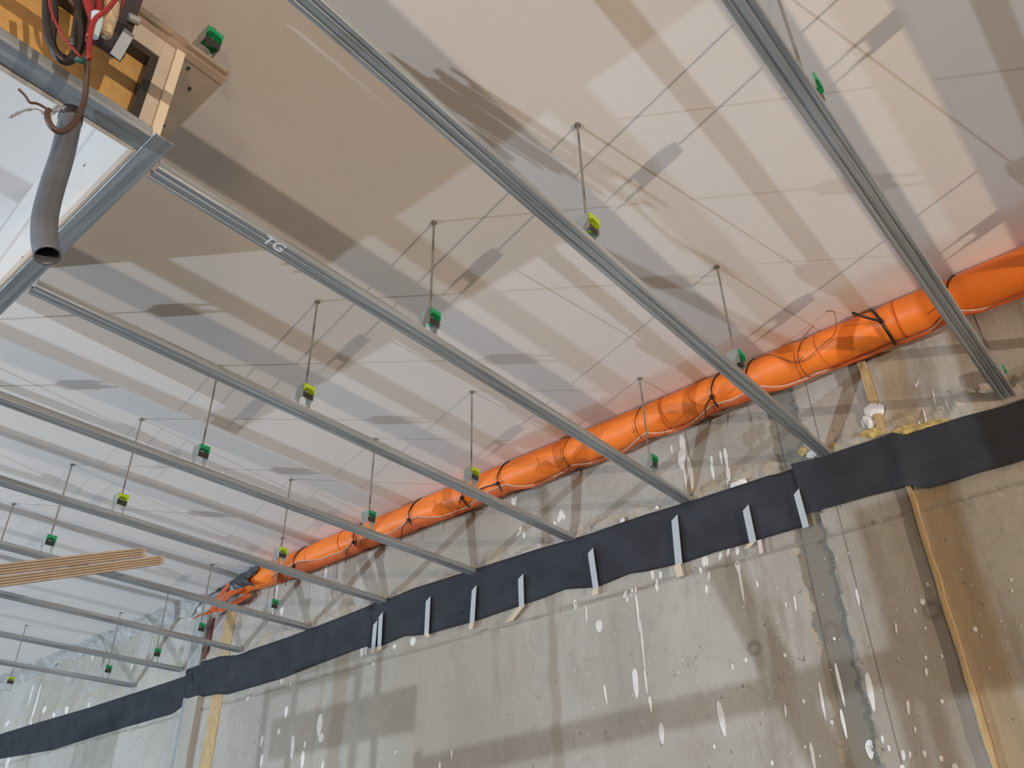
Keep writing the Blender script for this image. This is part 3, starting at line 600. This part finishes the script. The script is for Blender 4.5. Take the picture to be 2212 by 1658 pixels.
# ------------------------------------------------------------------ black membrane strips on the wall
def strip(topx, botx, label, lift, extra=None):
    top = [U(q, 0, XW - .01) for q in topx]; bot = [U(q, 0, XW - .01) for q in botx]
    if extra: top = [Vector(e[0]) for e in extra] + top; bot = [Vector(e[1]) for e in extra] + bot
    ty = sorted([(v.y, v.z) for v in top]); by = sorted([(v.y, v.z) for v in bot])
    y0t, y1t, y0b, y1b = ty[0][0], ty[-1][0], by[0][0], by[-1][0]; n_ = max(40, int((y1t - y0t) / .03)); rows = []; bm = bmesh.new()
    for i in range(n_ + 1):
        s = i / n_; yt = y0t + (y1t - y0t) * s; yb = y0b + (y1b - y0b) * s; zt, zb = interp(ty, yt), interp(by, yb); row = []
        for j in range(15):
            f = j / 14; y = yb + (yt - yb) * f; z = zb + (zt - zb) * f
            bulge = .024 * bell(y, .745, .03) * bell(f, 0, 1.2) + .014 * bell(y, 5.73, .09)
            w = .004 + .003 * noise.noise(Vector((y * 5, z * 5, lift * 900))) + (.006 * max(0, noise.noise(Vector((y * 2.5, 4, 4)))) if f < .15 else 0)
            row.append(bm.verts.new((XW - lift - w - bulge - (.02 * bell(f, .95, .25) * (1 if 1.3 < y < 5.4 else .4)), y, z)))
        rows.append(row)
    for A_, B_ in zip(rows, rows[1:]):
        for j in range(14): bm.faces.new((A_[j], A_[j + 1], B_[j + 1], B_[j]))
    bmesh.ops.solidify(bm, geom=bm.faces[:], thickness=.003)
    return tagged(obj('sealing_membrane', bm, M_membrane, org=rows[0][0].co, smooth=True), label, 'membrane', 'black membrane strips along the wall')
strip([(2212, 862), (2175, 874), (2136, 885), (2100, 893), (2040, 912), (1990, 926), (1971, 937), (1935, 934), (1870, 955), (1813, 974), (1760, 990), (1716, 1000)],
      [(2184, 1000), (2117, 1017), (2060, 1037), (2005, 1053), (1977, 1047), (1960, 1048), (1880, 1068), (1800, 1091), (1744, 1106)],
      'black membrane strip at the right, bulging over the yellow strip', .014, extra=[((XW, -1.5, 1.66), (XW, -1.5, 1.43))])
strip([(1722, 1008), (1650, 1032), (1526, 1073), (1400, 1111), (1279, 1153), (1160, 1188), (1051, 1223), (902, 1270), (858, 1289), (815, 1303)],
      [(1745, 1131), (1680, 1150), (1615, 1170), (1552, 1187), (1486, 1210), (1400, 1230), (1364, 1235), (1295, 1264), (1225, 1269), (1175, 1289), (1080, 1321), (1035, 1337), (928, 1367), (877, 1371), (830, 1392), (800, 1396)],
      'long middle black membrane strip carrying the pale tape pieces', .007)
strip([(850, 1290), (804, 1308), (700, 1349), (640, 1372), (519, 1413), (481, 1417), (441, 1427), (418, 1436), (410, 1446)],
      [(840, 1378), (760, 1406), (701, 1428), (613, 1463), (497, 1497), (477, 1497), (461, 1500), (439, 1503), (416, 1515), (403, 1520)],
      'black membrane strip between the middle strip and the steel stud, over the yellow wall strip', .003)
strip([(425, 1452), (408, 1458), (328, 1485), (199, 1527), (66, 1566), (0, 1587), (-80, 1610)],
      [(420, 1512), (404, 1519), (378, 1539), (288, 1565), (209, 1589), (119, 1618), (60, 1628), (0, 1638), (-80, 1654)],
      'far left black membrane strip in the lower left corner', .001)
def flat(a, b, wpx, m, label, name='tape_piece', lift=.034, cat='tape', grp='pale tape pieces on the membrane', cut=True):
    X = XW - lift; A_ = U(a, 0, X); B_ = U(b, 0, X); w = abs((U((a[0] + wpx / 2, a[1]), 0, X) - U((a[0] - wpx / 2, a[1]), 0, X)).y) / 2
    bm = bmesh.new(); vs = [(X, A_.y - w, A_.z + (.0 if cut else 0)), (X, A_.y + w, A_.z - (.022 if cut else 0)), (X + .004, B_.y + w, B_.z), (X + .004, B_.y - w, B_.z)]
    f = [bm.verts.new(v) for v in vs]; g = [bm.verts.new((v[0] + .0012, v[1], v[2])) for v in vs]
    bm.faces.new(f); bm.faces.new(g[::-1])
    for k in range(4): bm.faces.new((f[k], f[(k + 1) % 4], g[(k + 1) % 4], g[k]))
    return tagged(obj(name, bm, m, org=A_), label, cat, grp)
flat((829, 1320), (824, 1394), 8, M_strip, 'right one of the close pair of pale tape pieces at the far left')
flat((817, 1338), (811, 1398), 8, M_strip, 'left one of the close pair of pale tape pieces at the far left')
flat((931, 1286), (926, 1364), 9.5, M_strip, 'pale tape piece right of the close pair')
flat((1030, 1262), (1024, 1341), 10, M_strip, 'pale tape piece just left of the one with the long loose paper')
flat((1130, 1237), (1131, 1307), 11, M_strip, 'pale tape piece with a long loose beige paper bent to the left')
flat((1280, 1181), (1291, 1266), 12, M_strip, 'pale tape piece in the middle of the membrane, white blob under it')
flat((1461, 1109), (1470, 1214), 15, M_strip, 'long pale tape piece with beige paper hanging straight below')
flat((1614, 1087), (1630, 1167), 15, M_strip, 'pale tape piece next to a small pinkish one')
flat((1723, 1052), (1744, 1133), 14, M_strip, 'rightmost bluish tape piece at the step between the membrane strips')
flat((1644, 1161), (1648, 1189), 9, mat('pink_tape', (.60, .50, .50), .6), 'small pinkish tape piece under the lower membrane edge', cut=False)
for a, b, w_, l_ in (((1130, 1306), (1104, 1338), 15, 'long beige backing paper bent to the left'), ((1467, 1214), (1473, 1240), 15, 'beige backing paper hanging under the longest tape piece'), ((1628, 1167), (1616, 1179), 14, 'beige paper corner folded under the tape piece beside the pinkish one'),
                     ((1024, 1341), (1021, 1354), 9, 'small beige paper end left of the long bent one'), ((926, 1364), (929, 1371), 9, 'tiny beige paper end right of the close pair'), ((826, 1394), (822, 1402), 9, 'tiny beige paper end under the right tape of the close pair'), ((811, 1398), (809, 1406), 8, 'tiny beige paper end under the left tape of the close pair'),
                     ((1291, 1266), (1289, 1280), 13, 'pale paper end under the tape piece in the middle')):
    flat(a, b, w_, M_paper, l_, name='backing_paper', lift=.036, cat='paper', grp='beige paper ends under the tape pieces', cut=False)

# ------------------------------------------------------------------ foam and mortar lumps above the membrane
def lump(px, py, r, m, label, sd, sq=(.35, 1, 1)):
    c = U((px, py), 0, XW - .012); bm = bmesh.new(); bmesh.ops.create_icosphere(bm, subdivisions=3, radius=r)
    for v in bm.verts:
        k = 1 + .55 * noise.noise(v.co * (2.2 / r) * .5 + Vector((sd, 0, 0))) + .2 * noise.noise(v.co * (6 / r) * .5 + Vector((sd, 3, 0)))
        v.co = Vector((v.co.x * sq[0], v.co.y * sq[1], v.co.z * sq[2])) * k + c
    return tagged(obj('mortar_lump' if m is M_mortar else 'foam_lump', bm, m, org=c), label, 'lump', 'lumps above the membrane')
lump(1893, 878, .038, M_mortar, 'largest white mortar lump, beside the dark gap above the bulge in the membrane', 1)
lump(1880, 905, .026, M_mortar, 'white mortar lump right below the largest one', 2, (.35, .7, 1.4))
lump(1888, 930, .030, M_foam, 'yellowish foam lump under the white mortar at the bulge', 3, (.4, 1.6, .8))
lump(1757, 976, .020, M_mortar, 'white lump touching the lower side of the second channel end', 4, (.4, 1.2, .8))
lump(1805, 958, .014, M_foam, 'cream lump at the upper side of the second channel end', 5)
lump(1738, 972, .02, M_foam, 'yellow foam left of the second channel end', 6)
lump(1600, 1040, .030, M_mortar, 'white lump on the membrane edge between the second and third channel ends', 7, (.4, 1.4, .6))
lump(2010, 915, .03, M_foam, 'yellow foam right of the bulge in the membrane', 8, (.4, 2.4, .6))
lump(1960, 925, .03, M_foam, 'brownish foam just above the bulge in the membrane', 9, (.4, 1.8, .7))
lump(1250, 1155, .012, M_mortar, 'small cream lump at the end of the fourth channel', 10)
lump(1350, 1120, .014, M_mortar, 'small white lump above the membrane between the third and fourth channel ends', 11)
lump(1424, 1092, .010, M_mortar, 'tiny white lump just above the membrane left of the third channel end', 12)
lump(1872, 787, .014, M_mortar, 'small white lump hanging below the hose at its thick black tie', 13, (.5, .6, 1.3))

# ------------------------------------------------------------------ steel stud and crumpled film at the far left
t = empty('wall_stud', (XW - .03, 6.0, ZF), 'upright steel stud on the wall behind the black membrane, left of the yellow strip', 'stud')
bm = bmesh.new(); box(bm, (XW - .045, 5.93, ZF), (XW, 6.10, 1.44)); obj('lower_stud', bm, mat('dusty_stud', (.36, .345, .30), .7, var=.12, stretch=(1, 1, .2)), t)['label'] = 'pale lower part'
bm = bmesh.new(); box(bm, (XW - .03, 6.02, 1.68), (XW, 6.20, ZC - .15)); obj('upper_stud', bm, M_zinc, t)
bm = bmesh.new(); box(bm, (XW - .047, 6.10, ZF), (XW, 6.128, 1.45)); obj('flange', bm, M_steel, t)
bm = bmesh.new(); box(bm, (XW - .02, 5.955, 1.72), (XW, 6.0, 2.03)); tagged(obj('steel_angle', bm, M_rust, org=(XW, 5.97, 1.72)), 'narrow red brown steel piece right of the grey stud', 'steel piece')
bm = bmesh.new(); rows = []
for i, y in enumerate(fr(6.15, 13.5, 260)):
    row = []
    for j in range(9):
        f = j / 8; n1 = noise.noise(Vector((y * 3.2, f * 1.6, 2))); n2 = noise.noise(Vector((y * 9, f * 3, 7)))
        dx = .07 * (1 - f) + .02; low = .10 + .06 * noise.noise(Vector((y * 2.5, 0, 11)))
        row.append(bm.verts.new((XW - .004 - dx * (1 - f) - .03 * n1 * (1 - abs(2 * f - 1)) - .028 * n2, y, ZC - .004 - low * f + .012 * n2 * f)))
    rows.append(row)
for A_, B_ in zip(rows, rows[1:]):
    for j in range(8): bm.faces.new((A_[j], A_[j + 1], B_[j + 1], B_[j]))
bmesh.ops.solidify(bm, geom=bm.faces[:], thickness=.0015)
tagged(obj('plastic_film', bm, mat('white_crumpled_film', (.74, .75, .74), .32, var=.10, scale=14, bump=.8, bscale=25), org=(XW, 6.2, ZC)), 'crumpled pale film along the far corner of wall and ceiling at the left', 'film')

# ------------------------------------------------------------------ wooden battens lying on the scaffold and leaning up to a channel
E1, E0 = Vector((1.93, 4.03, 1.615)), Vector((1.16, 3.87, 1.262))
dirn = (E1 - E0).normalized(); LEN = 2.1; up_ = Vector((0, 0, 1)); side = dirn.cross(up_).normalized(); un = side.cross(dirn).normalized()
names = ['topmost', 'second', 'third', 'lowest']
bproto = {}
def batten(off_u, off_s, ext, label):
    a = E1 + dirn * ext + un * off_u + side * off_s
    if 'b' not in bproto:
        bm = bmesh.new(); obox(bm, a - dirn * LEN, a, .040, .0088); o = obj('wooden_batten', bm, M_wood, org=a)
        mm = o.matrix_world
        tagged(o, label, 'batten', 'wooden battens in two stacks'); bproto['b'] = (o, a.copy()); return
    o, a0 = bproto['b']; c = o.copy(); COL.objects.link(c); c.location = o.location + (a - a0); c['label'] = label
for i in range(4): batten(.052 - i * .0118, -.006 + rnd.uniform(-.002, .002), -.10 + rnd.uniform(-.008, .008), names[i] + ' batten of the upper, shorter stack of spruce battens')
for i in range(4): batten(.0 - i * .0118, .0 + rnd.uniform(-.002, .002), .0 + rnd.uniform(-.006, .006), names[i] + ' batten of the lower stack of spruce battens that reaches farther right')

# ------------------------------------------------------------------ mobile scaffold, left of the frame; then unseen boards and rails added to shade the wall
t = empty('mobile_scaffold', (-.2, 3.9, ZF), 'mobile scaffold outside the frame at the left, the battens rest on it', 'scaffold')
def bar(a, b, r=.022, nm='post'):
    bm = bmesh.new(); tube(bm, [a, b], r, 10); obj(nm, bm, M_zinc, t, smooth=True)
for x_ in (-.75, .28):
    for y_ in (3.62, 4.2): bar((x_, y_, ZF), (x_, y_, .62 if x_ > 0 else .30))
bar((.28, 3.6, .60), (.28, 4.22, .60), nm='ledger'); bar((-.75, 3.6, .28), (-.75, 4.22, .28), nm='ledger')
C2 = Vector((-4.28, 10.17, -1.3))
def toward(y, z, f=.45): return C2 + (Vector((XW, y, z)) - C2) * f
g = empty('shade_rack', (-.8, 6.0, ZF), 'unseen rack of fibreboard sheets added at the far left to shade the wall', 'rack')  # unseen sheets added to keep the cool lamp off the right-hand wall
def plank(a, b, w_, nm='rail', th=.03):
    bm = bmesh.new(); obox(bm, a, b, th, w_); obj(nm, bm, M_wood, g)
bm = bmesh.new(); p1, p2 = toward(-.4, .66), toward(1.02, 1.95); box(bm, (p1.x - .015, p1.y, p1.z), (p1.x + .015, p2.y, p2.z)); obj('panel', bm, M_osb, g)
bm = bmesh.new(); p1, p2 = toward(-.4, 1.95), toward(.58, 2.4); box(bm, (p1.x - .015, p1.y, p1.z), (p1.x + .015, p2.y, p2.z)); obj('panel', bm, M_osb, g)
for yy in (toward(-.4, 1).y, toward(1.0, 1).y):
    bm = bmesh.new(); box(bm, (p1.x - .06, yy - .02, ZF), (p1.x - .02, yy + .02, toward(1, .78).z)); obj('post', bm, M_wood, g)

C3 = Vector((-7.2, 2.8, -1.35))
def toward3(y, z, f=.62): return C3 + (Vector((XW, y, z)) - C3) * f
g = empty('shade_trolley', (-.63, 1.3, ZF), 'unseen trolley of fibreboard sheets added left of the photographer to shade the wall', 'trolley')  # unseen sheets added to block the side lamp
for (a_, b_) in (((-.6, .64), (.98, 1.42)), ((-.6, 1.42), (.42, 2.25))):
    p1, p2 = toward3(*a_), toward3(*b_); bm = bmesh.new(); box(bm, (p1.x - .012, p1.y, p1.z), (p1.x + .012, p2.y, p2.z)); obj('sheet', bm, M_osb, g)
for yy in (toward3(-.5, 1).y, toward3(.9, 1).y):
    bm = bmesh.new(); box(bm, (-.67, yy - .02, ZF), (-.645, yy + .02, .2)); obj('post', bm, M_wood, g)
g = empty('shadow_railing', (-.63, 2.8, ZF), 'unseen timber railing with a slanting brace, added at the left to shade the wall', 'railing')  # unseen rails and brace shaped to throw bands of shade on the wall
plank(toward3(.98, .78), toward3(3.55, .69), .075); plank(toward3(3.62, 1.02), toward3(5.0, 1.02), .15)
plank(toward3(1.64, 1.36), toward3(1.23, .25), .085, 'brace')
for yy in (toward3(1.0, 1).y, toward3(3.58, 1).y, toward3(4.9, 1).y):
    bm = bmesh.new(); box(bm, (-.70, yy - .02, ZF), (-.66, yy + .02, -.04)); obj('post', bm, M_wood, g)
# ------------------------------------------------------------------ lift everything so the floor is at z = 0
for o in list(COL.objects):
    if o.parent is None: o.location.z += H0
